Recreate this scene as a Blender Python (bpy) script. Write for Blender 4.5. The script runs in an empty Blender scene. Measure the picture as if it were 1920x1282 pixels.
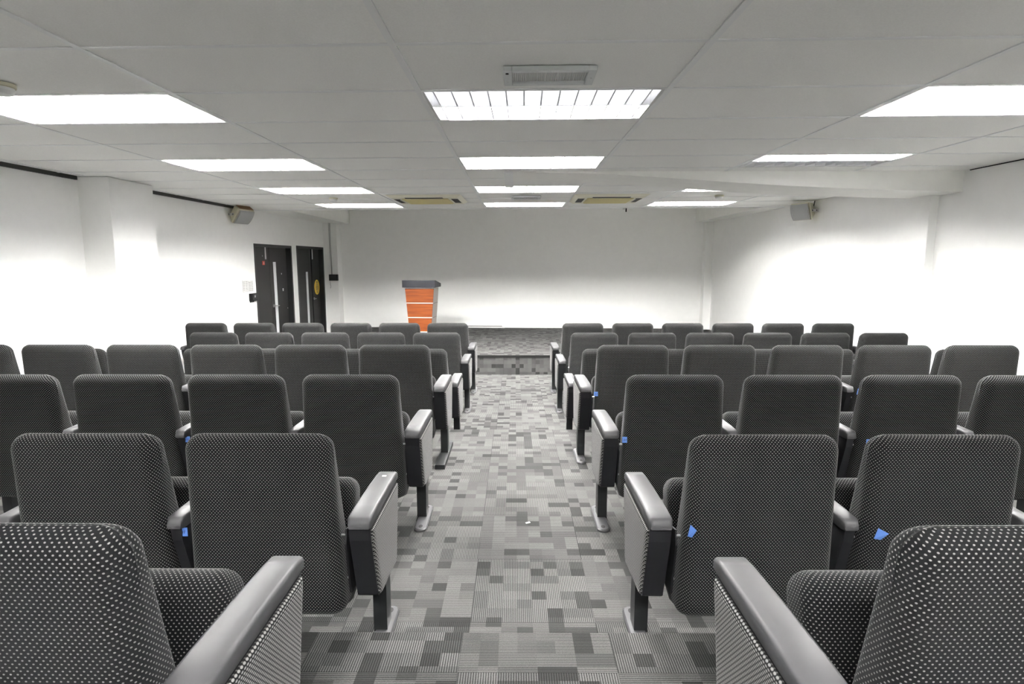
import bpy, math, random
from mathutils import Vector, Matrix
random.seed(7)
SC = bpy.context.scene
COL = SC.collection
PI = math.pi
CAMZ = 1.755

# ------------------------------------------------------------------ materials
def new_mat(name):
    m = bpy.data.materials.new(name); m.use_nodes = True
    nt = m.node_tree; b = nt.nodes['Principled BSDF']
    return m, nt, b

def flat(name, col, rough=0.6, metal=0.0, spec=0.5, noise=0.0, nscale=30.0):
    m, nt, b = new_mat(name)
    b.inputs['Base Color'].default_value = (*col, 1)
    b.inputs['Roughness'].default_value = rough
    b.inputs['Metallic'].default_value = metal
    b.inputs['Specular IOR Level'].default_value = spec
    if noise:
        tc = nt.nodes.new('ShaderNodeTexCoord'); n = nt.nodes.new('ShaderNodeTexNoise')
        n.inputs['Scale'].default_value = nscale; n.inputs['Detail'].default_value = 4
        nt.links.new(tc.outputs['Object'], n.inputs['Vector'])
        r = nt.nodes.new('ShaderNodeMapRange')
        r.inputs['To Min'].default_value = 1 - noise; r.inputs['To Max'].default_value = 1 + noise
        nt.links.new(n.outputs['Fac'], r.inputs['Value'])
        x = nt.nodes.new('ShaderNodeMix'); x.data_type = 'RGBA'; x.blend_type = 'MULTIPLY'
        x.inputs[0].default_value = 1; x.inputs[6].default_value = (*col, 1)
        nt.links.new(r.outputs[0], x.inputs[7]); nt.links.new(x.outputs[2], b.inputs['Base Color'])
    return m

class NT:
    """small helper for math node chains"""
    def __init__(s, nt): s.nt = nt
    def put(s, sock, v):
        if isinstance(v, (int, float)): sock.default_value = v
        else: s.nt.links.new(v, sock)
    def m(s, op, a, b=None, c=None):
        n = s.nt.nodes.new('ShaderNodeMath'); n.operation = op
        s.put(n.inputs[0], a)
        if b is not None: s.put(n.inputs[1], b)
        if c is not None: s.put(n.inputs[2], c)
        return n.outputs[0]
    def xyz(s, x, y, z=0.0):
        n = s.nt.nodes.new('ShaderNodeCombineXYZ')
        s.put(n.inputs[0], x); s.put(n.inputs[1], y); s.put(n.inputs[2], z)
        return n.outputs[0]
    def white(s, v):
        n = s.nt.nodes.new('ShaderNodeTexWhiteNoise'); n.noise_dimensions = '3D'
        s.nt.links.new(v, n.inputs['Vector']); return n.outputs['Value']
    def noise(s, v, scale, detail=3):
        n = s.nt.nodes.new('ShaderNodeTexNoise'); n.inputs['Scale'].default_value = scale
        n.inputs['Detail'].default_value = detail
        s.nt.links.new(v, n.inputs['Vector']); return n.outputs['Fac']
    def range(s, v, a, b, c, d):
        n = s.nt.nodes.new('ShaderNodeMapRange')
        s.put(n.inputs['Value'], v)
        for k, x in zip(('From Min', 'From Max', 'To Min', 'To Max'), (a, b, c, d)): s.put(n.inputs[k], x)
        return n.outputs[0]
    def mix(s, f, a, b):
        n = s.nt.nodes.new('ShaderNodeMix'); n.data_type = 'RGBA'
        s.put(n.inputs[0], f)
        for sock, v in ((n.inputs[6], a), (n.inputs[7], b)):
            if isinstance(v, tuple): sock.default_value = (*v, 1)
            else: s.nt.links.new(v, sock)
        return n.outputs[2]
    def uv(s):
        n = s.nt.nodes.new('ShaderNodeUVMap'); n.uv_map = 'UVMap'
        sp = s.nt.nodes.new('ShaderNodeSeparateXYZ'); s.nt.links.new(n.outputs[0], sp.inputs[0])
        return sp.outputs[0], sp.outputs[1], n.outputs[0]

def fabric_mat(name='dotted_fabric', DOT=(0.0019, 0.00145), dots=(0.128, 0.126, 0.122)):
    m, nt, b = new_mat(name); h = NT(nt)
    u, v, uv = h.uv()
    a, bb = 0.0110, 0.0122
    def dist(ou, ov):
        du = h.m('SUBTRACT', h.m('FRACT', h.m('ADD', h.m('DIVIDE', u, a), 500.0 + ou)), 0.5)
        dv = h.m('SUBTRACT', h.m('FRACT', h.m('ADD', h.m('DIVIDE', v, bb), 500.0 + ov)), 0.5)
        du = h.m('MULTIPLY', du, a / DOT[0]); dv = h.m('MULTIPLY', dv, bb / DOT[1])
        return h.m('SQRT', h.m('ADD', h.m('MULTIPLY', du, du), h.m('MULTIPLY', dv, dv)))
    d = h.m('MINIMUM', dist(0, 0), dist(0.5, 0.5))
    f = h.range(d, 0.75, 1.15, 1.0, 0.0)
    tc = nt.nodes.new('ShaderNodeTexCoord')
    wear = h.range(h.noise(tc.outputs['Object'], 6.0, 3), 0.35, 0.75, 0.0, 1.0)
    base = h.mix(wear, (0.0028, 0.003, 0.0035), (0.005, 0.0049, 0.005))
    nt.links.new(h.mix(f, base, dots), b.inputs['Base Color'])
    b.inputs['Roughness'].default_value = 0.95
    b.inputs['Specular IOR Level'].default_value = 0.08
    b.inputs['Sheen Weight'].default_value = 0.06
    b.inputs['Sheen Roughness'].default_value = 0.4
    return m

def carpet_mat():
    m, nt, b = new_mat('carpet_tiles'); h = NT(nt)
    u, v, uv = h.uv()
    uu = h.m('ADD', u, 0.178 + 20.0); vv = h.m('ADD', v, 20.0 - 2.354)
    ix = h.m('FLOOR', h.m('DIVIDE', uu, 0.5)); iy = h.m('FLOOR', h.m('DIVIDE', vv, 0.4945))
    par = h.m('MODULO', h.m('ADD', ix, iy), 2.0)
    B = 0.0625
    cx = h.m('FLOOR', h.m('DIVIDE', uu, B)); cy = h.m('FLOOR', h.m('DIVIDE', vv, B))
    cx2 = h.m('FLOOR', h.m('DIVIDE', uu, B * 2)); cy2 = h.m('FLOOR', h.m('DIVIDE', vv, B * 2))
    n1 = h.white(h.xyz(cx, cy, 1.0)); n2 = h.white(h.xyz(cx2, cy, 2.0)); n3 = h.white(h.xyz(cx, cy2, 3.0))
    pick = h.white(h.xyz(cx2, cy2, 4.0))
    k1 = h.m('LESS_THAN', pick, 0.18); k2 = h.m('LESS_THAN', pick, 0.86)
    val = h.m('ADD', h.m('MULTIPLY', k1, n2),
              h.m('MULTIPLY', h.m('SUBTRACT', 1.0, k1),
                  h.m('ADD', h.m('MULTIPLY', k2, n1), h.m('MULTIPLY', h.m('SUBTRACT', 1.0, k2), n3))))
    dark = h.m('LESS_THAN', val, 0.19)
    s = h.m('ADD', h.m('MULTIPLY', par, vv), h.m('MULTIPLY', h.m('SUBTRACT', 1.0, par), uu))
    tri = h.m('ABSOLUTE', h.m('SUBTRACT', h.m('FRACT', h.m('DIVIDE', s, 0.0078)), 0.5))
    tri = h.m('ADD', tri, h.range(h.noise(uv, 260.0, 2), 0.25, 0.75, -0.10, 0.10))
    line = h.range(tri, 0.19, 0.31, 0.0, 1.0)
    tone = h.m('POWER', val, 0.75)
    hi = h.m('ADD', h.m('ADD', 0.20, h.m('MULTIPLY', tone, 0.40)), h.m('MULTIPLY', dark, -0.09))
    lo = h.m('ADD', h.m('ADD', 0.075, h.m('MULTIPLY', tone, 0.075)), h.m('MULTIPLY', dark, -0.02))
    g = h.m('ADD', h.m('MULTIPLY', line, hi), h.m('MULTIPLY', h.m('SUBTRACT', 1.0, line), lo))
    g = h.m('MULTIPLY', g, h.range(h.noise(uv, 420.0, 2), 0.3, 0.7, 0.82, 1.18))
    g = h.m('MULTIPLY', g, h.range(h.noise(uv, 2.2, 3), 0.3, 0.7, 0.165, 0.20))
    # seam between tiles
    fx = h.m('ABSOLUTE', h.m('SUBTRACT', h.m('FRACT', h.m('DIVIDE', uu, 0.5)), 0.5))
    fy = h.m('ABSOLUTE', h.m('SUBTRACT', h.m('FRACT', h.m('DIVIDE', vv, 0.4945)), 0.5))
    seam = h.m('GREATER_THAN', h.m('MAXIMUM', fx, fy), 0.4965)
    g = h.m('MULTIPLY', g, h.m('SUBTRACT', 1.0, h.m('MULTIPLY', seam, 0.35)))
    c = h.xyz(g, h.m('MULTIPLY', g, 0.995), h.m('MULTIPLY', g, 0.965))
    nt.links.new(c, b.inputs['Base Color'])
    b.inputs['Roughness'].default_value = 0.95; b.inputs['Specular IOR Level'].default_value = 0.1
    return m

def speckle_mat(name, col, amp, scale):
    m, nt, b = new_mat(name); h = NT(nt)
    tc = nt.nodes.new('ShaderNodeTexCoord')
    n = h.range(h.noise(tc.outputs['Object'], scale, 3), 0.3, 0.7, 1 - amp, 1 + amp * 0.5)
    c = h.xyz(*[h.m('MULTIPLY', n, k) for k in col])
    nt.links.new(c, b.inputs['Base Color'])
    b.inputs['Roughness'].default_value = 0.9; b.inputs['Specular IOR Level'].default_value = 0.2
    return m

def wood_mat():
    m, nt, b = new_mat('orange_wood'); h = NT(nt)
    tc = nt.nodes.new('ShaderNodeTexCoord'); mp = nt.nodes.new('ShaderNodeMapping')
    mp.inputs['Scale'].default_value = (1.5, 1.5, 28)
    nt.links.new(tc.outputs['Object'], mp.inputs['Vector'])
    f = h.range(h.noise(mp.outputs[0], 1.6, 5), 0.35, 0.68, 0.0, 1.0)
    nt.links.new(h.mix(f, (0.20, 0.050, 0.0092), (0.105, 0.021, 0.0042)), b.inputs['Base Color'])
    b.inputs['Roughness'].default_value = 0.5; b.inputs['Specular IOR Level'].default_value = 0.2
    return m

def emit(name, col, s):
    m = bpy.data.materials.new(name); m.use_nodes = True
    nt = m.node_tree; nt.nodes.clear()
    e = nt.nodes.new('ShaderNodeEmission'); o = nt.nodes.new('ShaderNodeOutputMaterial')
    e.inputs[0].default_value = (*col, 1); e.inputs[1].default_value = s
    nt.links.new(e.outputs[0], o.inputs[0]); return m

M = dict(
    fabric=fabric_mat(), sidefab=fabric_mat('dashed_side_fabric', (0.0042, 0.0019), (0.175, 0.172, 0.167)), carpet=carpet_mat(),
    tile=speckle_mat('ceiling_tile', (0.90, 0.90, 0.88), 0.04, 160.0),
    grid=flat('ceiling_grid_white', (0.83, 0.84, 0.84), 0.45),
    wall=speckle_mat('wall_paint', (0.92, 0.92, 0.905), 0.015, 9.0),
    beam=speckle_mat('beam_paint', (0.90, 0.90, 0.87), 0.02, 9.0),
    black=flat('black_plastic', (0.006, 0.006, 0.007), 0.55, spec=0.2),
    arm=flat('grey_arm_plastic', (0.034, 0.034, 0.0355), 0.5, spec=0.28, noise=0.08, nscale=14),
    post=flat('black_steel', (0.010, 0.0105, 0.011), 0.42, spec=0.3),
    plate=flat('grey_cast_metal', (0.09, 0.09, 0.093), 0.35, 0.4, noise=0.10, nscale=20),
    hole=flat('dark_slot', (0.006, 0.006, 0.006), 0.8),
    steel=flat('bright_steel', (0.62, 0.62, 0.62), 0.28, 1.0),
    tape=flat('blue_tape', (0.055, 0.13, 0.36), 0.55),
    ink=flat('dark_ink', (0.02, 0.03, 0.09), 0.6),
    white=flat('white_plastic', (0.66, 0.66, 0.65), 0.45),
    paper=flat('paper', (0.66, 0.66, 0.645), 0.8),
    print=flat('grey_print', (0.22, 0.22, 0.22), 0.8),
    cream=flat('cream_plastic', (0.60, 0.57, 0.43), 0.5, noise=0.05),
    creamy=flat('yellowed_grille', (0.66, 0.59, 0.31), 0.6, noise=0.05),
    acbody=flat('ac_panel', (0.80, 0.775, 0.64), 0.5),
    slot=flat('dark_vent', (0.012, 0.012, 0.012), 0.7),
    grille=flat('speaker_grille', (0.36, 0.365, 0.36), 0.6),
    brown=flat('brown_top_shading', (0.28, 0.17, 0.09), 0.7),
    reflector=flat('reflector_white', (0.88, 0.88, 0.90), 0.35, 0.0),
    blade=flat('louvre_aluminium', (0.86, 0.87, 0.90), 0.4, 0.0),
    lamp_on=emit('tube_lit', (1.0, 0.985, 0.955), 440.0),
    lamp_dim=emit('tube_weak', (0.97, 0.98, 1.0), 7.0),
    lamp_off=flat('tube_dead', (0.40, 0.40, 0.41), 0.4),
    door=flat('dark_door', (0.017, 0.016, 0.0155), 0.5, spec=0.25, noise=0.12, nscale=8),
    frame=flat('black_door_frame', (0.008, 0.008, 0.008), 0.4),
    glass=flat('pale_door_glass', (0.72, 0.73, 0.75), 0.12),
    red=flat('red_sticker', (0.55, 0.06, 0.03), 0.6),
    yellow=flat('yellow_sign', (0.80, 0.54, 0.05), 0.5),
    wood=wood_mat(), beige=flat('beige_laminate', (0.31, 0.28, 0.25), 0.5, noise=0.04),
    ltop=flat('lectern_black', (0.014, 0.0145, 0.019), 0.45, spec=0.3),
    silver=flat('silver_strip', (0.78, 0.77, 0.78), 0.35, 0.3),
    nosing=flat('dark_nosing', (0.008, 0.008, 0.008), 0.6, spec=0.2),
    lens=flat('ribbed_lens', (0.55, 0.55, 0.54), 0.4),
    emframe=flat('emergency_frame', (0.62, 0.64, 0.64), 0.45),
)

# ------------------------------------------------------------------ mesh helpers
class MB:
    def __init__(s): s.v = []; s.f = []; s.uv = {}; s.mi = []; s.cur = 0
    def add(s, verts, faces, uvs=None):
        o = len(s.v); s.v += [tuple(p) for p in verts]
        for k, f in enumerate(faces):
            if uvs: s.uv[len(s.f)] = uvs[k]
            s.f.append(tuple(o + i for i in f)); s.mi.append(s.cur)
    def box(s, x0, x1, y0, y1, z0, z1):
        P = [(x, y, z) for z in (z0, z1) for y in (y0, y1) for x in (x0, x1)]
        s.add(P, [(0, 2, 3, 1), (4, 5, 7, 6), (0, 1, 5, 4), (1, 3, 7, 5), (3, 2, 6, 7), (2, 0, 4, 6)])
    def hexa(s, P):
        """8 points: bottom 4 ccw, top 4 ccw (seen from above)"""
        s.add(P, [(3, 2, 1, 0), (4, 5, 6, 7), (0, 1, 5, 4), (1, 2, 6, 5), (2, 3, 7, 6), (3, 0, 4, 7)])
    def prism(s, poly, axis, a, b):
        """extrude a 2-D polygon along an axis ('x': poly is (y,z); 'y': (x,z); 'z': (x,y))"""
        def P(p, t):
            return {'x': (t, p[0], p[1]), 'y': (p[0], t, p[1]), 'z': (p[0], p[1], t)}[axis]
        n = len(poly); V = [P(p, a) for p in poly] + [P(p, b) for p in poly]
        s.add(V, [tuple(range(n))[::-1], tuple(range(n, 2 * n))] + [(i, (i + 1) % n, n + (i + 1) % n, n + i) for i in range(n)])
    def tube(s, p, q, r, n=10, r2=None):
        p, q = Vector(p), Vector(q); d = (q - p).normalized(); r2 = r if r2 is None else r2
        a = d.orthogonal().normalized(); b = d.cross(a)
        V = [p + (a * math.cos(2 * PI * i / n) + b * math.sin(2 * PI * i / n)) * r for i in range(n)]
        V += [q + (a * math.cos(2 * PI * i / n) + b * math.sin(2 * PI * i / n)) * r2 for i in range(n)]
        s.add(V, [(i, (i + 1) % n, n + (i + 1) % n, n + i) for i in range(n)] + [tuple(range(n))[::-1], tuple(range(n, 2 * n))])
    def lathe(s, prof, n=28, c=(0, 0, 0)):
        V = []
        for r, z in prof:
            V += [(c[0] + r * math.cos(2 * PI * i / n), c[1] + r * math.sin(2 * PI * i / n), c[2] + z) for i in range(n)]
        F = []
        for k in range(len(prof) - 1):
            F += [(k * n + i, k * n + (i + 1) % n, (k + 1) * n + (i + 1) % n, (k + 1) * n + i) for i in range(n)]
        F += [tuple(range(n))[::-1], tuple(range((len(prof) - 1) * n, len(prof) * n))]
        s.add(V, F)
    def loft(s, rings, cuv=None, caps=True):
        """closed rings of equal length; cuv[k] = list of u per vertex (n+1), plus v per ring"""
        n = len(rings[0]); V = [p for r in rings for p in r]; F = []; U = []
        for k in range(len(rings) - 1):
            for i in range(n):
                j = (i + 1) % n
                F.append((k * n + i, k * n + j, (k + 1) * n + j, (k + 1) * n + i))
                if cuv:
                    us, vs = cuv
                    U.append(((us[k][i], vs[k]), (us[k][i + 1], vs[k]), (us[k + 1][i + 1], vs[k + 1]), (us[k + 1][i], vs[k + 1])))
        if caps:
            for k, rev in ((0, True), (len(rings) - 1, False)):
                f = tuple(range(k * n, k * n + n)); F.append(f[::-1] if rev else f)
                if cuv:
                    ring = rings[k]; q = [(p[0], p[1]) for p in ring]
                    U.append(tuple(q[::-1] if rev else q))
        s.add(V, F, U if cuv else None)
    def mesh(s, name, mats, smooth=False, bevel=0.0):
        me = bpy.data.meshes.new(name); me.from_pydata(s.v, [], s.f); 
        if not isinstance(mats, (list, tuple)): mats = [mats]
        for m in mats: me.materials.append(m)
        me.polygons.foreach_set('material_index', s.mi)
        if s.uv:
            L = me.uv_layers.new(name='UVMap')
            for p in me.polygons:
                q = s.uv.get(p.index)
                if q:
                    for li, t in zip(p.loop_indices, q): L.data[li].uv = t
        if smooth: me.polygons.foreach_set('use_smooth', [True] * len(me.polygons))
        me.validate(); me.update()
        if smooth and smooth is not True:
            me.set_sharp_from_angle(angle=smooth)
        return me

def link(name, me, parent=None, loc=(0, 0, 0), rot=(0, 0, 0), bevel=0.0, seg=2):
    o = bpy.data.objects.new(name, me); COL.objects.link(o)
    o.location = loc; o.rotation_euler = rot
    if parent is not None: o.parent = parent
    if bevel:
        b = o.modifiers.new('bevel', 'BEVEL'); b.width = bevel; b.segments = seg; b.limit_method = 'ANGLE'; b.angle_limit = 0.6
        b.harden_normals = False
    return o

def obj(name, mb, mats, parent=None, smooth=False, bevel=0.0, seg=2, **k):
    return link(name, mb.mesh(name, mats, smooth), parent, bevel=bevel, seg=seg, **k)

def tag(o, label=None, cat=None, group=None, kind=None):
    for k, v in (('label', label), ('category', cat), ('group', group), ('kind', kind)):
        if v: o[k] = v
    return o

def empty(name, label, cat, loc=(0, 0, 0), rot=(0, 0, 0), group=None):
    o = bpy.data.objects.new(name, None); COL.objects.link(o); o.location = loc; o.rotation_euler = rot
    o.empty_display_size = 0.1
    return tag(o, label, cat, group)

def struct(name, mb, mats, smooth=False, **k):
    return tag(obj(name, mb, mats, None, smooth, **k), kind='structure')

# ------------------------------------------------------------------ room constants
FA, FB, FC, FD, ST = 0.485, 0.323, 0.160, 0.0, 0.305        # tier heights and the stage
EA, EB, EC, ES = 1.835, 4.807, 7.998, 8.862                 # tier edges and the stage edge (Y)
XL0, ANG = -4.2276, -0.012                                  # left wall line: x = XL0 + 0.012 y
def xl(y): return XL0 + 0.012 * y
XR = 4.15
def yb(x): return 12.75 + (x + 4.08) / (4.15 + 4.08) * (12.45 - 12.75)   # back wall line
def cz(x): return CAMZ + 0.8065 + 0.004014 * (x + 0.4647)   # ceiling height
def cy(x, y): return y - 0.01619 * (x + 0.4647)             # rows of the ceiling grid run a little askew
CX0, CY0 = -0.4647, 2.9102
REAR = -3.2
CROT = (0, -0.004014, -0.01619)

# ------------------------------------------------------------------ floor: three carpeted tiers, the low floor and the stage
mb = MB()
xa, xb = -4.6, 4.3
def top(y0, y1, z, x0=xa, x1=xb):
    P = [(x0, y0, z), (x1, y0, z), (x1, y1, z), (x0, y1, z)]
    mb.add(P, [(0, 1, 2, 3)], [tuple((p[0], p[1]) for p in P)])
def riser(y, z0, z1, x0=xa, x1=xb, voff=0.0):
    P = [(x0, y, z0), (x0, y, z1), (x1, y, z1), (x1, y, z0)]
    mb.add(P, [(0, 1, 2, 3)], [tuple((p[0], y + p[2] + voff) for p in P)])
top(REAR - .2, EA, FA); riser(EA, FB, FA); top(EA, EB, FB); riser(EB, FC, FB); top(EB, EC, FC); riser(EC, FD, FC)
top(EC, 13.2, FD)
P = [(xa, REAR - .2, -.1), (xb, REAR - .2, -.1), (xb, 13.2, -.1), (xa, 13.2, -.1)]
mb.add(P, [(3, 2, 1, 0)], [tuple((p[0], p[1]) for p in P)])
struct('floor', mb, M['carpet'])
mb = MB()
sx = -3.25
top(ES, 13.1, ST, sx, xb)
P = [(sx, ES, 0), (sx, ES, ST), (xb, ES, ST), (xb, ES, 0)]
mb.add(P, [(3, 2, 1, 0)], [tuple((p[0], 30 + p[2]) for p in P[::-1])])
P = [(sx, ES, 0), (sx, 13.1, 0), (sx, 13.1, ST), (sx, ES, ST)]
mb.add(P, [(3, 2, 1, 0)], [tuple((p[1], 40 + p[2]) for p in P[::-1])])
struct('floor_stage', mb, M['carpet'])
mb = MB(); mb.box(sx, xb - .2, ES - 0.014, ES + 0.006, ST - 0.034, ST + 0.002)
struct('trim_1', mb, M['nosing'])

# ------------------------------------------------------------------ walls
D1, D2 = (9.19, 10.69), (10.924, 12.40)
DH = 2.03
mb = MB()
t = 0.25
mb.box(-t, 0, REAR - .3, D1[0], -.1, 3.3); mb.box(-t, 0, D1[1], D2[0], -.1, 3.3); mb.box(-t, 0, D2[1], 13.2, -.1, 3.3)
mb.box(-t, 0, D1[0], D1[1], DH, 3.3); mb.box(-t, 0, D2[0], D2[1], DH + .012, 3.3)
wl = struct('wall_left', mb, M['wall']); wl.location = (XL0, 0, 0); wl.rotation_euler = (0, 0, ANG)
mb = MB(); mb.box(XR, XR + t, REAR - .3, 13.2, -.1, 3.3); struct('wall_right', mb, M['wall'])
mb = MB()
mb.hexa([(-4.6, yb(-4.6), -.1), (4.5, yb(4.5), -.1), (4.5, yb(4.5) + t, -.1), (-4.6, yb(-4.6) + t, -.1),
         (-4.6, yb(-4.6), 3.3), (4.5, yb(4.5), 3.3), (4.5, yb(4.5) + t, 3.3), (-4.6, yb(-4.6) + t, 3.3)])
struct('wall_front', mb, M['wall'])
mb = MB(); mb.box(-4.6, 4.5, REAR - .3, REAR, -.1, 3.3); struct('wall_rear', mb, M['wall'])

# pillars
def pil(x0, x1, y0, y1, z0, z1, name='pillar'):
    mb = MB(); mb.box(x0, x1, y0, y1, z0, z1); return struct(name, mb, M['wall'], bevel=0.004, seg=1)
pil(xl(5.6) - .05, -3.862, 5.62, 6.30, FC, cz(-3.9))
pil(4.065, XR + .05, 5.81, 6.22, FC, 2.42)
pil(-4.14, -3.79, 12.44, 12.9, FD, 2.56)
pil(3.985, XR + .05, 12.27, 12.7, ST, 2.60)

# black strip along the top of the left wall
def strip(y0, y1):
    mb = MB(); mb.box(0.0, 0.022, y0, y1, 2.515, 2.555)
    o = struct('trim_2', mb, M['frame']); o.location = (XL0, 0, 0); o.rotation_euler = (0, 0, ANG)
strip(REAR, 5.60); strip(6.32, 9.17)
mb = MB(); mb.box(XR - .006, XR, REAR, 5.45, 2.573, 2.581)
struct('trim_3', mb, M['nosing'])

# ------------------------------------------------------------------ ceiling
BARW = 0.014
lights = [(i, j) for j in (-6, 0, 3, 6, 9) for i in (-2, 0, 2)]
occupied = {(i, j) for i, j in lights}
mb = MB(); gb = MB()
YEND = 9.20
def gx(i): return CX0 + 1.2 * i
def cpt(x, y, dz=0.0): return (x, cy(x, y), cz(x) + dz)
def slab(m_, x0, x1, y0, y1, z0, z1):
    m_.hexa([cpt(x0, y0, z0), cpt(x1, y0, z0), cpt(x1, y1, z0), cpt(x0, y1, z0),
             cpt(x0, y0, z1), cpt(x1, y0, z1), cpt(x1, y1, z1), cpt(x0, y1, z1)])
for i in range(-4, 4):
    for j in range(-11, 11):
        if (i, j) in occupied: continue
        x0, x1 = max(gx(i), -4.3), min(gx(i + 1), 4.2)
        y0, y1 = CY0 + .6 * j, min(CY0 + .6 * (j + 1), YEND)
        if x1 <= x0 or y1 <= y0: continue
        slab(mb, x0 + BARW + .0018, x1 - BARW - .0018, y0 + .0125, y1 - .0125, 0.004, 0.022)
for i in range(-3, 4):
    slab(gb, gx(i) - BARW, gx(i) + BARW, CY0 - 6.6, YEND, 0.0, 0.03)
for j in range(-11, 11):
    for i in range(-4, 4):
        x0, x1 = max(gx(i) + BARW, -4.3), min(gx(i + 1) - BARW, 4.2)
        slab(gb, x0, x1, CY0 + .6 * j - .011, CY0 + .6 * j + .011, 0.001, 0.028)
slab(gb, -4.3, 4.2, YEND - .02, YEND + .03, -0.004, 0.05)
ce = struct('ceiling', mb, M['tile'])
g = obj('ceiling_grid', gb, M['grid'], ce); g['kind'] = 'structure'
# higher ceiling over the stage, with the fascia where the lower ceiling stops and the two side bulkheads
mb = MB(); mb.box(-4.6, 4.5, 9.0, 13.2, 3.2, 3.3)
mb.hexa([cpt(-4.4, YEND + .02), cpt(4.3, YEND + .02), cpt(4.3, YEND + .06), cpt(-4.4, YEND + .06)] +
        [(p[0], p[1], 3.25) for p in (cpt(-4.4, YEND + .02), cpt(4.3, YEND + .02), cpt(4.3, YEND + .06), cpt(-4.4, YEND + .06))])
struct('ceiling_stage', mb, M['beam'])
mb = MB(); mb.box(-4.3, -3.585, 9.27, 12.95, 2.553, 3.22); struct('beam', mb, M['beam'])
mb = MB(); mb.box(3.815, 4.3, 9.15, 12.7, 2.572, 3.22); struct('beam', mb, M['beam'])
# tapering bulkhead across the right half of the ceiling
mb = MB()
prof = [(-0.02, 2.562), (0.42, 2.556), (0.82, 2.546), (1.25, 2.522), (1.6, 2.500), (2.0, 2.473), (2.5, 2.443), (3.1, 2.420), (3.6, 2.404), (XR + .03, 2.390)]
def by(x): return 5.452 + 0.016 * (x + 0.02)
rings = []
for x, z in prof:
    rings.append([(x, by(x), z), (x, by(x) + .62, z), (x, by(x) + .62, cz(x) + .03), (x, by(x), cz(x) + .03)])
mb.loft(rings)
struct('beam', mb, M['beam'])
mb = MB(); slab(mb, -.105, -.02, 5.44, 6.5, -0.012, 0.004); struct('trim_4', mb, M['grid'])

# ------------------------------------------------------------------ louvred ceiling lights
LW, LD = 1.2 - 2 * BARW - .004, 0.6 - .026
def light_parts(on):
    hb = MB()                                                    # housing: a tray with closed back and rim
    w, d = LW / 2, LD / 2
    for a in (-1, 1):
        hb.box(a * w - (.002 if a < 0 else .012), a * w + (.012 if a < 0 else .002), -d, d, 0.002, .105)
        hb.box(-w, w, a * d - (.002 if a < 0 else .006), a * d + (.006 if a < 0 else .002), 0.002, .105)
    hb.box(-w, w, -d, d, .105, .115)
    out = [('housing', hb.mesh('housing', M['white']), [])]
    for s in (-1, 1):
        c = s * .1425; rb = MB()                                 # parabolic trough
        prof = [(-.136, .004), (-.126, .032), (-.104, .060), (-.066, .084), (0, .096), (.066, .084), (.104, .060), (.126, .032), (.136, .004)]
        V = []; F = []
        for x in (-w + .006, w - .006):
            V += [(x, c + p, z) for p, z in prof]
        n = len(prof)
        F = [(k, k + 1, n + k + 1, n + k) for k in range(n - 1)] + [tuple(range(n)), tuple(range(n, 2 * n))[::-1]]
        rb.add(V, F)
        out.append(('reflector', rb.mesh('reflector', M['reflector'], 0.5), []))
        tb = MB(); tb.tube((-.545, c, .056), (.545, c, .056), .0135, 8)
        lit = on[0 if s < 0 else 1]
        caps = []
        for a in (-1, 1):
            eb = MB(); eb.tube((a * .545, c, .056), (a * .57, c, .056), .0145, 8); caps.append(('lamp_cap', eb.mesh('lamp_cap', M['white'])))
        out.append(('tube', tb.mesh('tube', M[{1: 'lamp_on', 0: 'lamp_off', 2: 'lamp_dim'}[int(lit)]], 0.9), caps))
        bb = MB()
        for k in range(13):
            x = (k - 6) * .088
            bb.prism([(x - .004, .004), (x + .004, .004), (x + .0012, .032), (x - .0012, .032)], 'y', c - .130, c + .130)
        out.append(('louvre', bb.mesh('louvre', M['blade']), []))
    rb = MB(); rb.prism([(-.006, .003), (.006, .003), (.0015, .094), (-.0015, .094)], 'x', -w + .012, w - .012)
    out.append(('centre_rail', rb.mesh('centre_rail', M['blade']), []))
    return out
cache = {}
ROWN = {-6: 'behind the last seats', -3: 'directly above the rearmost seats', 0: 'nearest row in view', 3: 'second row from the back',
        6: 'third row, level with the bulkhead', 9: 'front row by the stage'}
LL = {
    (-2, 0): 'large bright louvred ceiling light at upper left, cut by the picture edge',
    (0, 0): 'large louvred ceiling light in the middle, beyond the small emergency lamp, one half dimmer',
    (2, 0): 'large bright louvred ceiling light at upper right, cut by the picture edge',
    (-2, 3): 'fully lit louvred ceiling light above the left pillar, second in its line',
    (0, 3): 'louvred ceiling light in the middle line, just before the tapering bulkhead',
    (2, 3): 'louvred ceiling light with one dark half, beside the right bulkhead',
    (-2, 6): 'louvred ceiling light third in the left line, beside the left air conditioner',
    (0, 6): 'louvred ceiling light in the middle line, just past the tapering bulkhead',
    (2, 6): 'louvred ceiling light showing only a sliver behind the right bulkhead',
    (-2, 9): 'farthest louvred ceiling light of the left line, before the doors',
    (0, 9): 'farthest louvred ceiling light of the middle line, between the air conditioners',
    (2, 9): 'farthest louvred ceiling light of the right line, near the wall speaker',
    (-2, -6): 'louvred ceiling light at the rear of the room, left line',
    (0, -6): 'louvred ceiling light at the rear of the room, middle line',
    (2, -6): 'louvred ceiling light at the rear of the room, right line',
}
for i, j in lights:
    on = (True, True)
    if (i, j) == (0, 0): on = (2, True)
    if (i, j) == (2, 3): on = (True, False)
    if on not in cache: cache[on] = light_parts(on)
    x = gx(i) + .6; y = CY0 + .6 * j + .3
    e = empty('ceiling_light', LL[(i, j)], 'ceiling light', (x, cy(x, y), cz(x) + .0), CROT, 'louvred ceiling lights')
    for nm, me, sub in cache[on]:
        p = link(nm, me, e)
        for n2, m2 in sub: link(n2, m2, p)

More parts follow.
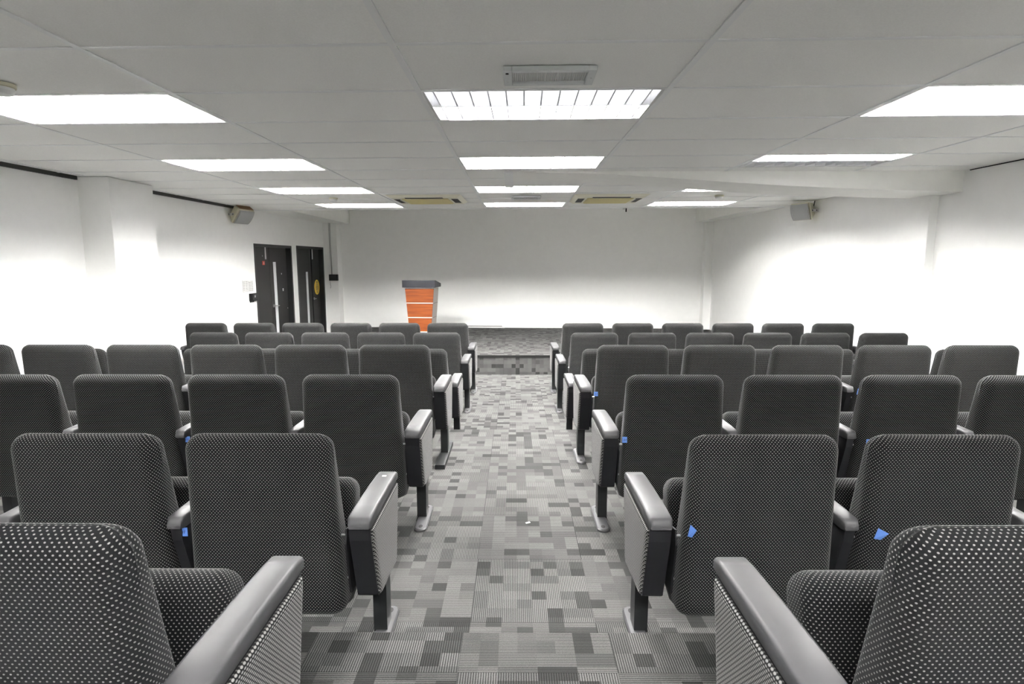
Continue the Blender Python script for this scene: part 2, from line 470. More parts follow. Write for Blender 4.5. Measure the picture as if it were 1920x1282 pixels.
# ------------------------------------------------------------------ things on the ceiling
def emergency(x0, x1, y0, y1, label):
    x, y = (x0 + x1) / 2, (y0 + y1) / 2; w, d = (x1 - x0) / 2, (y1 - y0) / 2
    e = empty('emergency_light', label, 'emergency light', (x, y, cz(x)), CROT, 'recessed emergency lights')
    f = MB(); iw, idp = w - .036, d - .028
    f.box(-w, -iw, -d, d, -.022, .0); f.box(iw, w, -d, d, -.022, .0)
    f.box(-iw, iw, -d, -idp, -.022, .0); f.box(-iw, iw, idp, d, -.022, .0)
    obj('frame', f, M['emframe'], e, bevel=.003)
    l = MB(); l.box(-iw, iw, -idp, idp, -.008, -.002)
    n = int(iw * 2 / .009)
    for k in range(n):
        x_ = -iw + (k + .5) * 2 * iw / n
        l.prism([(x_ - .0038, -.008), (x_ + .0038, -.008), (x_, -.0115)], 'y', -idp, idp)
    obj('lens', l, M['lens'], e)
    b = MB()
    b.tube((-w + .017, -d + .03, -.0245), (-w + .017, -d + .03, -.021), .007, 12); obj('test_button', b, M['hole'], e)
    b = MB(); b.tube((w - .016, 0.0, -.0235), (w - .016, 0.0, -.021), .0035, 10); b.tube((-w + .017, d - .06, -.0235), (-w + .017, d - .06, -.021), .003, 10)
    obj('screw', b, M['steel'], e)
emergency(-.050, .346, 2.548, 2.755, 'small rectangular emergency lamp in the ceiling tile before the nearest middle light')
emergency(-.050, .325, 7.385, 7.65, 'small rectangular emergency lamp between the two farthest middle lights')

def detector(x, y, label, r=.055, h=.045):
    e = empty('smoke_detector', label, 'smoke detector', (x, y, cz(x)), CROT, 'round smoke detectors')
    b = MB(); b.lathe([(r, 0), (r, -.014), (r * .93, -.018)], 28); obj('base', b, M['cream'], e, smooth=0.6)
    b = MB(); b.lathe([(r * .88, -.018), (r * .9, -.03), (r * .72, -h), (r * .3, -h - .004)], 28); obj('cap', b, M['white'], e, smooth=0.6)
detector(-2.350, 2.755, 'white round smoke detector at the upper left picture edge', .062)
detector(-2.324, 7.55, 'white round smoke detector between the two farthest left lights')
detector(2.569, 7.46, 'white round smoke detector before the farthest right light')

def aircon(x, y, label):
    e = empty('air_conditioner', label, 'air conditioner', (x, y, cz(x)), CROT, 'ceiling cassette air conditioners')
    w = .465
    b = MB(); z0 = -.03
    # frame with sloping rim
    b.add([(-w, -w, 0), (w, -w, 0), (w, w, 0), (-w, w, 0), (-w + .05, -w + .05, z0), (w - .05, -w + .05, z0), (w - .05, w - .05, z0), (-w + .05, w - .05, z0)],
          [(0, 1, 5, 4), (1, 2, 6, 5), (2, 3, 7, 6), (3, 0, 4, 7), (7, 6, 5, 4)])
    obj('panel', b, M['acbody'], e)
    g_ = MB(); gw = .29; n = 16
    g_.box(-gw, gw, -gw, gw, z0 - .008, z0)
    for k in range(n):
        y_ = -gw + (k + .5) * 2 * gw / n
        g_.box(-gw + .01, gw - .01, y_ - .008, y_ + .008, z0 - .013, z0 - .008)
    obj('intake_grille', g_, M['creamy'], e)
    for k in range(4):
        a = k * PI / 2; s_ = MB(); s_.box(-.235, .235, -.405, -.318, z0 - .002, z0 + .005)
        q = obj('air_outlet', s_, M['slot'], e, rot=(0, 0, a))
        f_ = MB(); f_.hexa([(-.23, -.326, z0 - .010), (.23, -.326, z0 - .010), (.23, -.318, z0 - .003), (-.23, -.318, z0 - .003),
                            (-.23, -.326, z0 - .007), (.23, -.326, z0 - .007), (.23, -.318, z0), (-.23, -.318, z0)])
        obj('vane', f_, M['acbody'], q)
aircon(-1.125, 7.70, 'cream ceiling cassette air conditioner left of the middle line of lights')
aircon(1.205, 7.72, 'cream ceiling cassette air conditioner right of the middle line of lights')

e = empty('ceiling_sensor', 'tiny white and black sensor hanging from the ceiling edge before the stage', 'sensor', (1.701, 9.165, cz(1.7) - .004))
b = MB(); b.box(-.03, .012, -.015, .015, -.02, 0); obj('bracket', b, M['white'], e)
b = MB(); b.tube((.022, 0, -.055), (.022, 0, 0), .011, 10); obj('sensor_head', b, M['black'], e)

# ------------------------------------------------------------------ doors on the left wall
def on_left(o): o.location = (XL0, 0, 0); o.rotation_euler = (0, 0, ANG); return o
RX = -.085                                     # leaf plane behind the wall face
def door(n, y0, y1, top_, split0, split1):
    d = bpy.data.objects.new('door_%d' % n, None); COL.objects.link(d); on_left(d); d['kind'] = 'structure'
    f = MB()
    f.box(-.20, .006, y0, y0 + .05, 0, top_); f.box(-.20, .006, y1 - .05, y1, 0, top_); f.box(-.20, .006, y0, y1, top_ - .045, top_)
    obj('door_frame', f, M['frame'], d)
    a = MB(); a.box(RX - .045, RX, y0 + .05, split0, .005, top_ - .045); la = obj('door_leaf', a, M['door'], d, bevel=.003)
    a = MB(); a.box(RX - .045, RX, split1, y1 - .05, .005, top_ - .045); lb = obj('door_leaf', a, M['door'], d, bevel=.003)
    a = MB(); a.box(RX - .06, RX - .02, split0, split1, .005, top_ - .045); obj('meeting_stile', a, M['frame'], d)
    return d, la, lb
d1, a1, b1 = door(1, D1[0], D1[1], DH, 9.925, 9.932)
d2, a2, b2 = door(2, D2[0], D2[1], DH + .012, 11.80, 11.93)
def bxl(name, parent, mat, x0, x1, y0, y1, z0, z1, label=None, bevel=0.0):
    b = MB(); b.box(x0, x1, y0, y1, z0, z1); o = obj(name, b, mat, parent, bevel=bevel)
    if label: o['label'] = label
    return o
bxl('vision_glass', b1, M['glass'], RX, RX + .004, 10.07, 10.175, .25, 1.74)
bxl('vision_glass', a2, M['glass'], RX, RX + .004, 11.575, 11.675, .25, 1.54)
bxl('flush_bolt', a1, M['silver'], RX, RX + .008, 9.765, 9.80, 1.785, 2.0)
bxl('flush_bolt', b2, M['silver'], RX, RX + .008, 11.945, 11.985, 1.79, 2.0)
bxl('keyhole', a1, M['steel'], RX, RX + .004, 9.66, 9.675, 1.83, 1.85)
for yy, zz, s in ((10.40, 1.53, .012), (10.435, 1.245, .022), (10.60, .90, .008)):
    bxl('scuff_patch', b1, M['white'], RX, RX + .002, yy - s, yy + s, zz - s * 1.1, zz + s * 1.1)
st_ = bxl('red_sticker', a1, M['red'], RX, RX + .002, 9.655, 9.745, 1.69, 1.755, 'small red sticker')
bxl('sticker_stroke', a1, M['paper'], RX + .002, RX + .003, 9.69, 9.70, 1.70, 1.745)
bxl('sticker_stroke', a1, M['paper'], RX + .002, RX + .003, 9.713, 9.722, 1.70, 1.745)
def lever(parent, y, z, d):
    b = MB(); b.tube((RX, y, z), (RX + .012, y, z), .026, 16); b.tube((RX + .01, y, z), (RX + .05, y, z), .010, 10)
    b.tube((RX + .05, y, z), (RX + .05, y + d * .125, z - .004), .011, 10, .008)
    obj('door_handle', b, M['steel'], parent, smooth=0.6)
lever(b1, 10.0, .985, -1); lever(b1, 10.0, .985, 1); lever(b2, 11.965, .985, -1)
# yellow oval notice on the far door
ny, nz = 12.165, 1.212
b = MB(); n = 40
b.prism([(ny + .15 * math.cos(2 * PI * k / n), nz + .155 * math.sin(2 * PI * k / n)) for k in range(n)], 'x', RX + .0005, RX + .004)
sg = on_left(obj('notice_sign', b, M['yellow']))
tag(sg, 'yellow oval notice with dark print stuck on the far dark door', 'sign')
def lines(parent, rows, x, mat, name='print_line'):
    b = MB()
    for y0, y1, z0, z1 in rows: b.box(x, x + .001, y0, y1, z0, z1)
    return obj(name, b, mat, parent)
rw = []
for k, zz in enumerate((1.325, 1.30)): rw.append((ny - .045, ny + .045, zz - .006, zz + .006))
for zz in (1.262, 1.235, 1.208, 1.181, 1.154): rw.append((ny - .085 + .02 * abs(1.208 - zz) / .05, ny + .085 - .02 * abs(1.208 - zz) / .05, zz - .005, zz + .005))
for zz in (1.122, 1.10): rw.append((ny - .035, ny + .035, zz - .005, zz + .005))
lines(sg, rw, RX + .004, M['ink'])

# sheets, control plate beside the first door
for (y0, y1, z0, z1, mat, lab, rws) in (
    (8.745, 8.925, 1.287, 1.463, 'paper', 'left of two white printed sheets on the wall by the near door', None),
    (8.935, 9.095, 1.29, 1.452, 'paper', 'right of two pale printed sheets on the wall by the near door', None)):
    b = MB(); b.box(0.0005, .003, y0, y1, z0, z1); s = on_left(obj('paper_sheet', b, M[mat])); tag(s, lab, 'paper', 'printed sheets by the doors')
    R_ = []
    for k in range(6):
        zz = z1 - .025 - k * .024
        R_.append((y0 + .015, y0 + .07 + random.random() * .015, zz - .003, zz + .003)); R_.append((y0 + .1, y1 - .015 - random.random() * .02, zz - .003, zz + .003))
    R_.append((y0, y0 + .003, z0, z1)); R_.append((y0, y1, z0, z0 + .003))
    lines(s, R_, .003, M['print'])
e = on_left(empty('control_panel', 'black switch box on the wall touching the near dark door frame', 'switch'))
b = MB(); b.box(0.0005, .03, 8.935, 9.178, 1.135, 1.255); obj('case', b, M['black'], e, bevel=.004)
b = MB(); b.box(.03, .033, 8.99, 9.16, 1.15, 1.245); obj('face_plate', b, M['post'], e)
b = MB(); b.box(.033, .037, 9.05, 9.085, 1.19, 1.225); obj('switch_button', b, M['print'], e)
b = MB()
for k in range(3): b.box(0.001, .008, 8.955 + .05 * k, 8.98 + .05 * k, 1.115, 1.135)
obj('cable_stub', b, M['black'], e)

# black box and cables on the far left corner pillar
e = empty('junction_box', 'black box on the far left corner pillar with cables running up', 'box', (-3.88, 12.44, 1.34))
b = MB(); b.box(-.095, .095, -.06, -.0005, 0, .132); obj('case', b, M['black'], e, bevel=.006)
b = MB(); b.box(-.075, .055, -.062, -.06, .06, .115); obj('lid', b, M['post'], e)
b = MB(); pts = [(-.045, -.006, 1.215), (-.05, -.006, .8), (-.04, -.006, .4), (-.035, -.02, .15), (-.035, -.03, .125)]
for p, q in zip(pts, pts[1:]): b.tube(p, q, .005, 6)
pts = [(-.068, -.006, 1.215), (-.07, -.006, .6), (-.05, -.008, .3), (-.045, -.02, .125)]
for p, q in zip(pts, pts[1:]): b.tube(p, q, .004, 6)
obj('cable', b, M['print'], e)
b = MB(); pts = [(-.085, -.02, 0.01), (-.08, -.02, -.08), (-.07, -.02, -.13), (-.085, -.02, -.165)]
for p, q in zip(pts, pts[1:]): b.tube(p, q, .004, 6)
obj('loose_wire', b, M['print'], e)

# ------------------------------------------------------------------ wall speakers (front axis = local -y, tilted down)
def speaker(loc, rot, wall_dir, label, brown):
    e = empty('wall_speaker', label, 'speaker', loc, (0, 0, 0), 'wall speakers')
    q = Matrix.Rotation(rot[2], 4, 'Z') @ Matrix.Rotation(rot[0], 4, 'X')
    eu = q.to_euler()
    w, h = .145, .115
    b = MB()                                       # body: frustum towards the back
    b.hexa([(-w, -.03, -h), (w, -.03, -h), (w * .55, .10, -h * .65), (-w * .55, .10, -h * .65),
            (-w, -.03, h), (w, -.03, h), (w * .55, .10, h * .65), (-w * .55, .10, h * .65)])
    b.box(-w - .004, w + .004, -.055, -.028, -h - .004, h + .004)
    bo = obj('cabinet', b, M['cream'], e, rot=eu, bevel=.006)
    b = MB(); V = []; n = 10
    for k in range(n + 1):
        t_ = -1 + 2 * k / n; y_ = -.055 - .04 * math.sqrt(max(0, 1 - (t_ * .92) ** 2))
        V.append((w * .97, y_, t_ * h * .97)); V.insert(0, (-w * .97, y_, t_ * h * .97))
    Lf = V[:n + 1][::-1]; Rt = V[n + 1:]
    P = Lf + Rt; F = [(k, n + 1 + k, n + 2 + k, k + 1) for k in range(n)]
    F += [tuple(range(n + 1)), tuple(range(n + 1, 2 * n + 2))[::-1], (0, n, 2 * n + 1, n + 1)]
    b.add(P, F); obj('grille', b, M['grille'], e, rot=eu)
    if brown:
        b = MB(); b.box(-w * .9, w, -.04, .05, h + .004, h + .010); obj('top_shading', b, M['brown'], e, rot=eu)  # brown slab carries the discoloured shading of the cabinet top as colour
    b = MB(); s = wall_dir
    k0, k1 = (0.03 * s, 0.03 * s + .235 * s)
    b.box(min(k0, k1), max(k0, k1), -.118, -.112, -.02, .016)
    b.box(min(k1 - .004 * s, k1), max(k1 - .004 * s, k1), -.118, .02, -.03, .03)
    br = obj('bracket', b, M['white'], e)
    for k in range(4):
        b = MB(); xx = k0 + s * (.03 + k * .055); b.tube((xx, -.1195, -.002), (xx, -.1175, -.002), .008, 8)
        obj('bracket_hole', b, M['hole'], br)
    b = MB(); b.tube((s * .13, 0, .06), (s * .14, 0, .135), .006, 6); obj('cable', b, M['black'], e)
    return e
speaker((-4.0, 8.58, 2.425), (math.radians(36), 0, math.radians(74)), -1, 'cream wall speaker with brown top below the black strip on the left wall', True)
speaker((4.005, 8.20, 2.445), (math.radians(18), 0, math.radians(-68)), 1, 'cream wall speaker with pale grille on the right wall', False)

# ------------------------------------------------------------------ lectern and the white trunking on the stage
LXc, LY = -1.772, 10.72
e = empty('lectern', 'tapered orange wood lectern with black top on the stage', 'lectern', (LXc, LY, ST), (0, 0, math.radians(-5)))
H0, H1 = 0.05, 0.945
def lw(z): return .200 + (.272 - .200) * (z - H0) / (H1 - H0)
def trap(b, z0, z1, y0, y1, grow=0.0):
    a, c = lw(z0) + grow, lw(z1) + grow
    b.hexa([(-a, y0, z0), (a, y0, z0), (a, y1, z0), (-a, y1, z0), (-c, y0, z1), (c, y0, z1), (c, y1, z1), (-c, y1, z1)])
b = MB(); trap(b, H0, H1, 0.012, .40); obj('body', b, M['beige'], e)
b = MB()
for z in (.125, .395, .665): b_ = trap(b, z, z + .008, .011, .402, .001)
obj('side_groove', b, M['frame'], e)
zs = [.05, .13, .40, .67, .945]
for k in range(4):
    b = MB(); trap(b, zs[k] + (.0 if k == 0 else .016), zs[k + 1] - .004, -.004, .012); obj('front_panel', b, M['wood'], e, bevel=.002)
for z in zs[1:4]:
    b = MB(); trap(b, z, z + .013, -.008, .012, .003); obj('metal_strip', b, M['silver'], e)
b = MB(); trap(b, .945, .965, -.004, .40, -.012); obj('neck', b, M['silver'], e)
b = MB(); b.prism([(-.055, .965), (-.055, 1.098), (.0, 1.098), (.44, 1.03), (.44, .965)], 'x', -.312, .312); obj('lectern_top', b, M['ltop'], e, bevel=.006)
b = MB(); b.box(-.24, .24, -.02, .42, 0, .05); obj('plinth', b, M['ltop'], e)

e = empty('cable_trunking', 'long white trunking lying on the stage along the front wall', 'trunking', (-.78, yb(-.78) - .035, ST), (0, 0, math.atan2(12.45 - 12.75, 8.23)))
b = MB(); b.box(-.55, .53, -.03, .03, 0, .035); obj('trunking_base', b, M['white'], e, bevel=.004)
b = MB(); b.box(-.55, .50, -.012, .03, .036, .058); obj('trunking_lid', b, M['white'], e, bevel=.003)
b = MB(); b.box(-.55, .50, -.014, -.011, .034, .044); obj('lid_seam', b, M['nosing'], e)  # dark seam strip, the gap's shadow line put into its colour
b = MB(); b.box(.53, .555, -.034, .032, 0, .04); obj('end_cap', b, M['white'], e, bevel=.004)

# ------------------------------------------------------------------ theatre seats
def rrect(hw, y0, y1, rr, rf, nseg=6):
    """rounded rectangle ring (ccw from above) starting at front centre: returns points (x,y)"""
    pts = []
    def arc(cx_, cy_, r, a0, a1):
        for k in range(nseg + 1):
            a = a0 + (a1 - a0) * k / nseg; pts.append((cx_ + r * math.cos(a), cy_ + r * math.sin(a)))
    # start front centre (y1), go to left (-x), rear-left, rear, rear-right, right, front-right
    pts.append((0, y1))
    arc(-hw + rf, y1 - rf, rf, PI / 2, PI)
    pts.append((-hw, (y0 + y1) / 2))
    arc(-hw + rr, y0 + rr, rr, PI, 1.5 * PI)
    for k in range(1, 8): pts.append((-hw + rr + (2 * hw - 2 * rr) * k / 8, y0))
    arc(hw - rr, y0 + rr, rr, 1.5 * PI, 2 * PI)
    pts.append((hw, (y0 + y1) / 2))
    arc(hw - rf, y1 - rf, rf, 0, PI / 2)
    return pts

def ring_u(ring, mid):
    """signed arc length measured from the middle of the rear edge"""
    n = len(ring); L = [0.0]
    for i in range(n):
        L.append(L[-1] + (Vector(ring[(i + 1) % n]) - Vector(ring[i])).length)
    return [l - L[mid] for l in L]

def pad_mesh(name, spec, mid_from_rear=True, xf=None):
    """spec: list of (z, hw, y0, y1, rr, rf)"""
    rings = []
    for z, hw, y0, y1, rr, rf in spec:
        rings.append([(x, y, z) for x, y in rrect(hw, y0, y1, rr, rf)])
    n = len(rings[0]); mid = min(range(n), key=lambda i: (abs(rings[len(rings) // 2][i][0]) > 1e-4, rings[len(rings) // 2][i][1]))
    if xf: rings = [[xf(p) for p in r] for r in rings]
    us = [ring_u(r, mid) for r in rings]
    vs = [0.0]
    for k in range(1, len(rings)):
        vs.append(vs[-1] + (Vector(rings[k][mid]) - Vector(rings[k - 1][mid])).length)
    mb = MB(); mb.loft(rings, (us, vs)); 
    return mb

def lerp(a, b, t): return a + (b - a) * t
# backrest: upholstered all round; thin and narrow at the top, deep at the bottom
BZ0, BZ1 = 0.215, 0.868
def bdim(z):
    t = (z - BZ0) / (BZ1 - BZ0)
    hw = lerp(.262, .243, min(1, t * 1.1)) 
    y0 = lerp(.030, .0, t) + .010 * (1 - t) * t
    y1 = lerp(.205, .078, t ** .85)
    return hw, y0, y1
spec = []
for k in range(7):                                  # rounded bottom
    a = k / 6 * PI / 2; r = .034; z = BZ0 + r * (1 - math.cos(a)) if False else BZ0 + r * (1 - math.cos(a))
    ins = r * (1 - math.sin(a)); hw, y0, y1 = bdim(BZ0 + r * (1 - math.cos(a)))
    spec.append((BZ0 + r * (1 - math.cos(a)), hw - ins, y0 + ins, y1 - ins, max(.045 - ins * .6, .012), max(.028 - ins * .4, .010)))
for k in range(1, 9):
    z = lerp(BZ0 + .034, BZ1 - .055, k / 9); hw, y0, y1 = bdim(z); spec.append((z, hw, y0, y1, .045, .028))
for k in range(9):                                  # rounded top
    a = k / 8 * PI / 2; r = .055
    hw, y0, y1 = bdim(BZ1 - r * (1 - math.sin(a))); ins = r * (1 - math.cos(a))
    iy = min(ins * .75, (y1 - y0) / 2 - .004)
    spec.append((BZ1 - r * (1 - math.sin(a)), hw - ins, y0 + iy, y1 - iy, max(.045 - ins * .72, .004), max(.028 - ins * .45, .003)))
back_me = pad_mesh('backrest', spec).mesh('backrest', M['fabric'], True)

# seat squab, tipped up: built along z then leaned forward
spec = []; SH = .43; th = .058
for k in range(6):
    a = k / 5 * PI / 2; r = .04; ins = r * (1 - math.sin(a))
    spec.append((r * (1 - math.cos(a)), .235 - ins, -th + ins, th - ins, max(.035 - ins * .7, .006), max(.03 - ins * .7, .006)))
for k in range(1, 6): spec.append((lerp(.04, SH - .056, k / 6), .237, -th - .006 * math.sin(PI * k / 6), th, .035, .03))
for k in range(9):
    a = k / 8 * PI / 2; r = .056; ins = r * (1 - math.cos(a))
    spec.append((SH - r * (1 - math.sin(a)), .236 - ins * .8, -th + ins * .98, th - ins * .98, max(.036 - ins * .6, .002), max(.03 - ins * .5, .002)))
LEAN = math.radians(-17)
def lean(p):
    c, s = math.cos(LEAN), math.sin(LEAN)
    return (p[0], .235 + p[1] * c - p[2] * s, .185 + p[1] * s + p[2] * c)
seat_me = pad_mesh('seat_cushion', spec, xf=lean).mesh('seat_cushion', M['fabric'], True)
# black pan on the underside of the tipped seat
mb = MB(); rings = []
for z, hw, a, b_ in ((-.045, .19, -.03, .05), (-.03, .225, -.055, .075), (.03, .238, -.052, .092), (.25, .232, .02, .088), (.36, .20, .03, .07)):
    rings.append([lean((x, y, z)) for x, y in rrect(hw, a, b_, .02, .03, 3)])
mb.loft(rings); pan_me = mb.mesh('seat_pan', M['black'], 0.7)

# arm standards; local x=0 at the middle of the standard, y measured from the seat origin
PW = .036
def arm_mesh(hw):
    mb = MB(); rings = []
    prof = [(.012, .565, .548), (.018, .578, .546), (.032, .585, .545), (.12, .588, .545), (.30, .587, .545), (.42, .583, .545), (.468, .578, .546), (.482, .565, .548)]
    for y, zt, zb in prof:
        w = hw if .02 < y < .47 else hw - .006
        w *= 1 - .05 * (y / .48); r = .009
        rings.append([(w - .003, y, zb), (w, y, zb + .006), (w, y, zt - r), (w - r * .3, y, zt - r * .3), (w - r, y, zt),
                      (-w + r, y, zt), (-w + r * .3, y, zt - r * .3), (-w, y, zt - r), (-w, y, zb + .006), (-w + .003, y, zb)])
    mb.loft(rings); return mb.mesh('armrest', M['arm'], 0.9)
arm_end, arm_in = arm_mesh(.041), arm_mesh(.029)
PANEL = [(.022, .545), (.028, .50), (.100, .262), (.115, .250), (.375, .232), (.392, .245), (.452, .520), (.455, .545)]
def panel_mesh(hw): mb = MB(); mb.prism(PANEL, 'x', -hw, hw); return mb.mesh('side_panel', M['black'])
panel_end, panel_in = panel_mesh(PW), panel_mesh(.017)
def fab_panel(s):
    """fabric pad let into the outer face; s=+1 faces +x"""
    c = (sum(p[0] for p in PANEL) / len(PANEL), sum(p[1] for p in PANEL) / len(PANEL))
    sh = lambda k, d: [((p[0] - c[0]) * k + c[0], (p[1] - c[1]) * k + c[1]) for p in d]
    mb = MB(); rings = []
    for k, x in ((.96, PW - .004), (.96, PW + .004), (.93, PW + .009), (.86, PW + .011)):
        rings.append([(s * x, y, z) for y, z in (sh(k, PANEL) if s < 0 else sh(k, PANEL)[::-1])])
    n = len(PANEL)
    V = [p for r in rings for p in r]; F = []; U = []
    for k in range(len(rings) - 1):
        for i in range(n):
            j = (i + 1) % n; f = (k * n + i, k * n + j, (k + 1) * n + j, (k + 1) * n + i)
            F.append(f); U.append(tuple((V[q][1], V[q][2]) for q in f))
    f = tuple(range((len(rings) - 1) * n, len(rings) * n)); F.append(f); U.append(tuple((V[q][1], V[q][2]) for q in f))
    mb.add(V, F, U); return mb.mesh('panel_fabric', M['sidefab'])
fab = {1: fab_panel(1), -1: fab_panel(-1)}
mb = MB(); mb.box(-.026, .026, .262, .335, .010, .262); leg_me = mb.mesh('leg', M['post'])
def plate_mesh():
    mb = MB(); r = .033; y0, y1 = .105, .425; n = 10
    out = [(r * math.cos(a), y1 - r + r * math.sin(a)) for a in [PI * k / n for k in range(n + 1)]] + \
          [(r * math.cos(a), y0 + r + r * math.sin(a)) for a in [PI + PI * k / n for k in range(n + 1)]]
    q = [(p[0] * .86, (p[1] - .265) * .965 + .265) for p in out]
    rings = [[(x, y, 0) for x, y in out], [(x, y, .010) for x, y in out], [(x, y, .016) for x, y in q]]
    mb.loft(rings); return mb.mesh('foot_plate', M['plate'], 0.6)
plate_me = plate_mesh()
def slot_mesh():
    out = []
    for yc in (.145, .388):
        mb = MB(); pts = [(.011 * math.cos(2 * PI * k / 20), yc + .017 * math.sin(2 * PI * k / 20)) for k in range(20)]
        mb.prism(pts, 'z', .0155, .0168); out.append(mb.mesh('bolt_slot', M['hole']))
    return out
slot_me = slot_mesh()
mb = MB(); mb.box(-.034, .034, .0, .53, 0, .032); bar_me = mb.mesh('foot_bar', M['post'])
def bolt_mesh(): 
    out = []
    for y, z in ((.07, .50), (.105, .325)):
        mb = MB(); mb.tube((-.009, y, z), (.008, y, z), .005, 10); out.append(mb.mesh('hinge_bolt', M['steel'], 0.6))
    return out
bolt_me = bolt_mesh()
def bracket_mesh():
    mb = MB(); mb.prism([(.075, .52), (.06, .47), (.10, .27), (.19, .26), (.17, .50)], 'x', -.003, .003); return mb.mesh('hinge_bracket', M['black'])
bracket_me = bracket_mesh()
mb = MB(); mb.box(-.008, .008, -.006, .006, 0, .0012); dot_me = mb.mesh('white_sticker', M['paper'])
def tape_mesh(flap):
    mb = MB(); w, h = .015, .019
    if flap == 2: w, h = .010, .021
    if flap: mb.hexa([(-w, -.002, -h), (w * .3, -.006, -h * 1.1), (w * .3, -.005, -h * 1.1), (-w, -.001, -h), (-w * .3, -.004, h), (w * 1.2, -.024, h * .5), (w * 1.2, -.023, h * .5), (-w * .3, -.003, h)])
    else: mb.box(-w, w, -.0022, -.001, -h * .8, h * .8)
    return mb.mesh('number_tag', M['tape'])
tapes = {0: tape_mesh(0), 1: tape_mesh(1), 2: tape_mesh(2)}
mb = MB()
for k, (x0, z0, x1, z1) in enumerate(((-.008, -.006, -.004, .006), (-.002, -.006, .000, .004), (.004, -.005, .007, .006))):
    mb.tube((x0, -.0024, z0), (x1, -.0024, z1), .0012, 5)
ink_me = mb.mesh('handwriting', M['ink'])

YROW = [.815, 1.80, 2.80, 3.845, 4.735, 5.842, 6.765]
ZROW = [FA, FB, FB, FB, FC, FC, FC]
CL = [-.838, -.848, -.829, -.822, -.812, -.806, -.798]
CR = [.838, .820, .803, .803, .806, .818, .805]
NL = [1, 2, 4, 6, 6, 5, 6]
NR = [1, 2, 4, 5, 6, 6, 6]
PL, PR = .5755, .592
XA_L, XA_R = -.520, .487
TAGS = {('L', 1, 0): (0, -.268, .53), ('L', 1, 1): (0, -.268, .53), ('L', 2, 0): (0, -.262, .535), ('L', 2, 1): (0, -.262, .535),
        ('R', 1, 0): (2, -.232, .542), ('R', 1, 1): (1, -.207, .54), ('R', 2, 0): (0, -.244, .535), ('R', 2, 1): (2, -.215, .54),
        ('R', 2, 2): (0, -.205, .53), ('R', 2, 3): (0, -.19, .54), ('R', 3, 0): (0, -.246, .53), ('R', 3, 3): (2, -.232, .55)}
ROWW = ['rearmost row', 'sixth row from stage', 'fifth row from stage', 'fourth row from stage',
        'third row from stage, half hidden', 'second row from stage', 'front row at stage']
ORD = ['nearest the aisle', 'second from the aisle', 'third from the aisle', 'fourth from the aisle', 'fifth from the aisle', 'sixth from the aisle']

def standard(root, dx, end=0, bar=False, outward=1, sticker=False):
    """arm standard: armrest, side panel, leg and foot; end=1 for an aisle end with a fabric pad"""
    a = link('armrest', arm_end if end else arm_in, root, (dx, 0, 0))
    if sticker: link('white_sticker', dot_me, a, (0.0, .40, .5845))
    p = link('side_panel', panel_end if end else panel_in, root, (dx, 0, 0))
    if end: link('panel_fabric', fab[outward], p)
    link('leg', leg_me, root, (dx, 0, 0))
    if bar: link('foot_bar', bar_me, root, (dx, 0, 0))
    else:
        f = link('foot_plate', plate_me, root, (dx + (.012 * outward if end else 0), 0, 0))
        for q_ in slot_me: link('bolt_slot', q_, f)

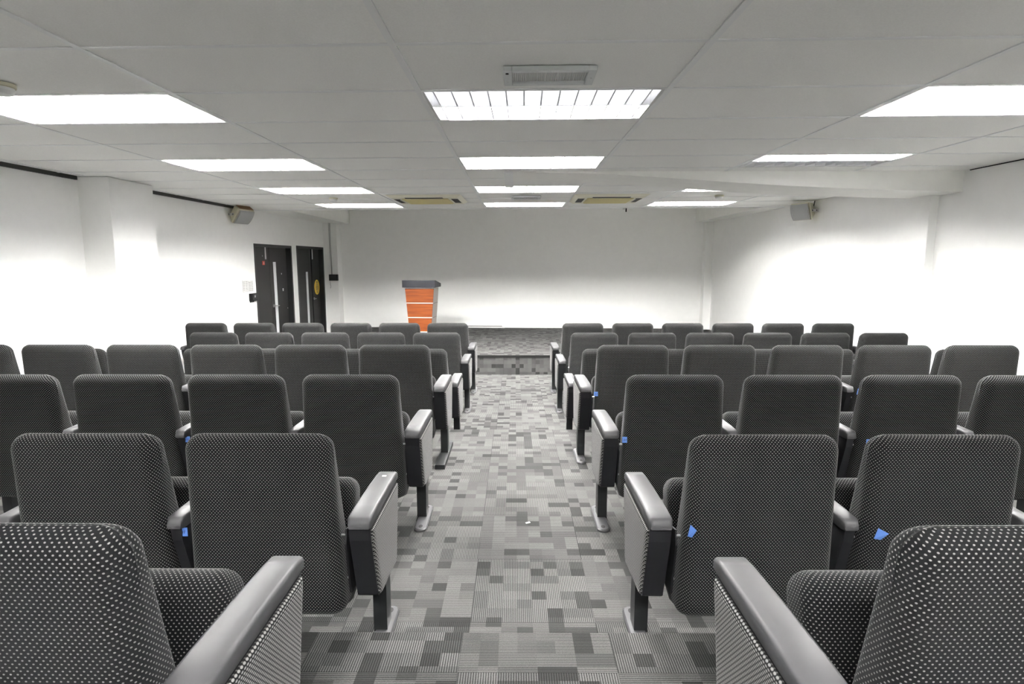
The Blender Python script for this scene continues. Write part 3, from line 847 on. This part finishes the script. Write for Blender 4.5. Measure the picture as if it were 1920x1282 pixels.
for side in ('L', 'R'):
    sgn = -1 if side == 'L' else 1
    for r in range(7):
        N = (NL if side == 'L' else NR)[r]; c0 = (CL if side == 'L' else CR)[r]; pitch = PL if side == 'L' else PR
        for k in range(N):
            cx_ = c0 + sgn * pitch * k
            blk = 'left' if side == 'L' else 'right'
            lab = 'dotted charcoal theatre seat, %s, %s block, %s' % (ORD[k], blk, ROWW[r])
            root = empty('theatre_seat', lab, 'seat', (cx_, YROW[r], ZROW[r]), (0, 0, 0), 'theatre seats')
            jit = random.uniform(-.006, .006)
            bk = link('backrest', back_me, root, (0, -.018 * (r == 0), 0), (random.uniform(-.006, .006), 0, random.uniform(-.012, .012)))
            q = link('seat_cushion', seat_me, root, (0, 0, .008 * (r == 0))); link('seat_pan', pan_me, q)
            dx_in = sgn * pitch / 2
            if not (side == 'R' and r == 5 and k == 5): standard(root, dx_in)
            for q_ in bolt_me: link('hinge_bolt', q_, root, (-sgn * .258, 0, 0))
            link('hinge_bracket', bracket_me, root, (-sgn * .2675, 0, 0))
            if k == 0:
                xa_ = (XA_L - .02 * (r == 0) if side == 'L' else XA_R + .022 * (r == 0)) - cx_
                standard(root, xa_, 1, bar=(side == 'L' and r == 3), outward=-sgn, sticker=(side == 'L' and r == 1))
            tg = TAGS.get((side, r, k))
            if tg:
                ty = .012 if tg[0] == 0 else .010
                tp = link('number_tag', tapes[tg[0]], bk, (tg[1], ty if abs(tg[1]) < .23 else .03, tg[2]), (0, 0, 0)); tp['label'] = 'blue tape tag with handwriting'
                if tg[0] != 2: link('handwriting', ink_me, tp)

# small paper scrap on the aisle carpet
b = MB(); b.box(-.013, .013, -.006, .006, .0005, .003)
o = obj('paper_scrap', b, M['paper'], loc=(.072, 3.02, FB), rot=(0, 0, .5)); tag(o, 'tiny white scrap of paper on the aisle carpet', 'paper')

# ------------------------------------------------------------------ camera and render look
cam = bpy.data.cameras.new('camera'); co = bpy.data.objects.new('camera', cam); COL.objects.link(co)
co.location = (0, 0, CAMZ); co.rotation_euler = (PI / 2 - .139188, 0, .0051823)
cam.sensor_width = 36; cam.lens = 1082.68 / 1920 * 36; cam.clip_start = .05
SC.camera = co
w = bpy.data.worlds.new('world'); SC.world = w; w.use_nodes = True
w.node_tree.nodes['Background'].inputs[0].default_value = (0, 0, 0, 1)
SC.view_settings.view_transform = 'Standard'; SC.view_settings.look = 'None'
SC.view_settings.gamma = 1; SC.view_settings.use_curve_mapping = False
SC.view_settings.exposure = 0.75
SC.cycles.max_bounces = 14; SC.cycles.diffuse_bounces = 12; SC.cycles.glossy_bounces = 3
SC.cycles.caustics_reflective = False; SC.cycles.caustics_refractive = False
SC.cycles.sample_clamp_indirect = 20.0
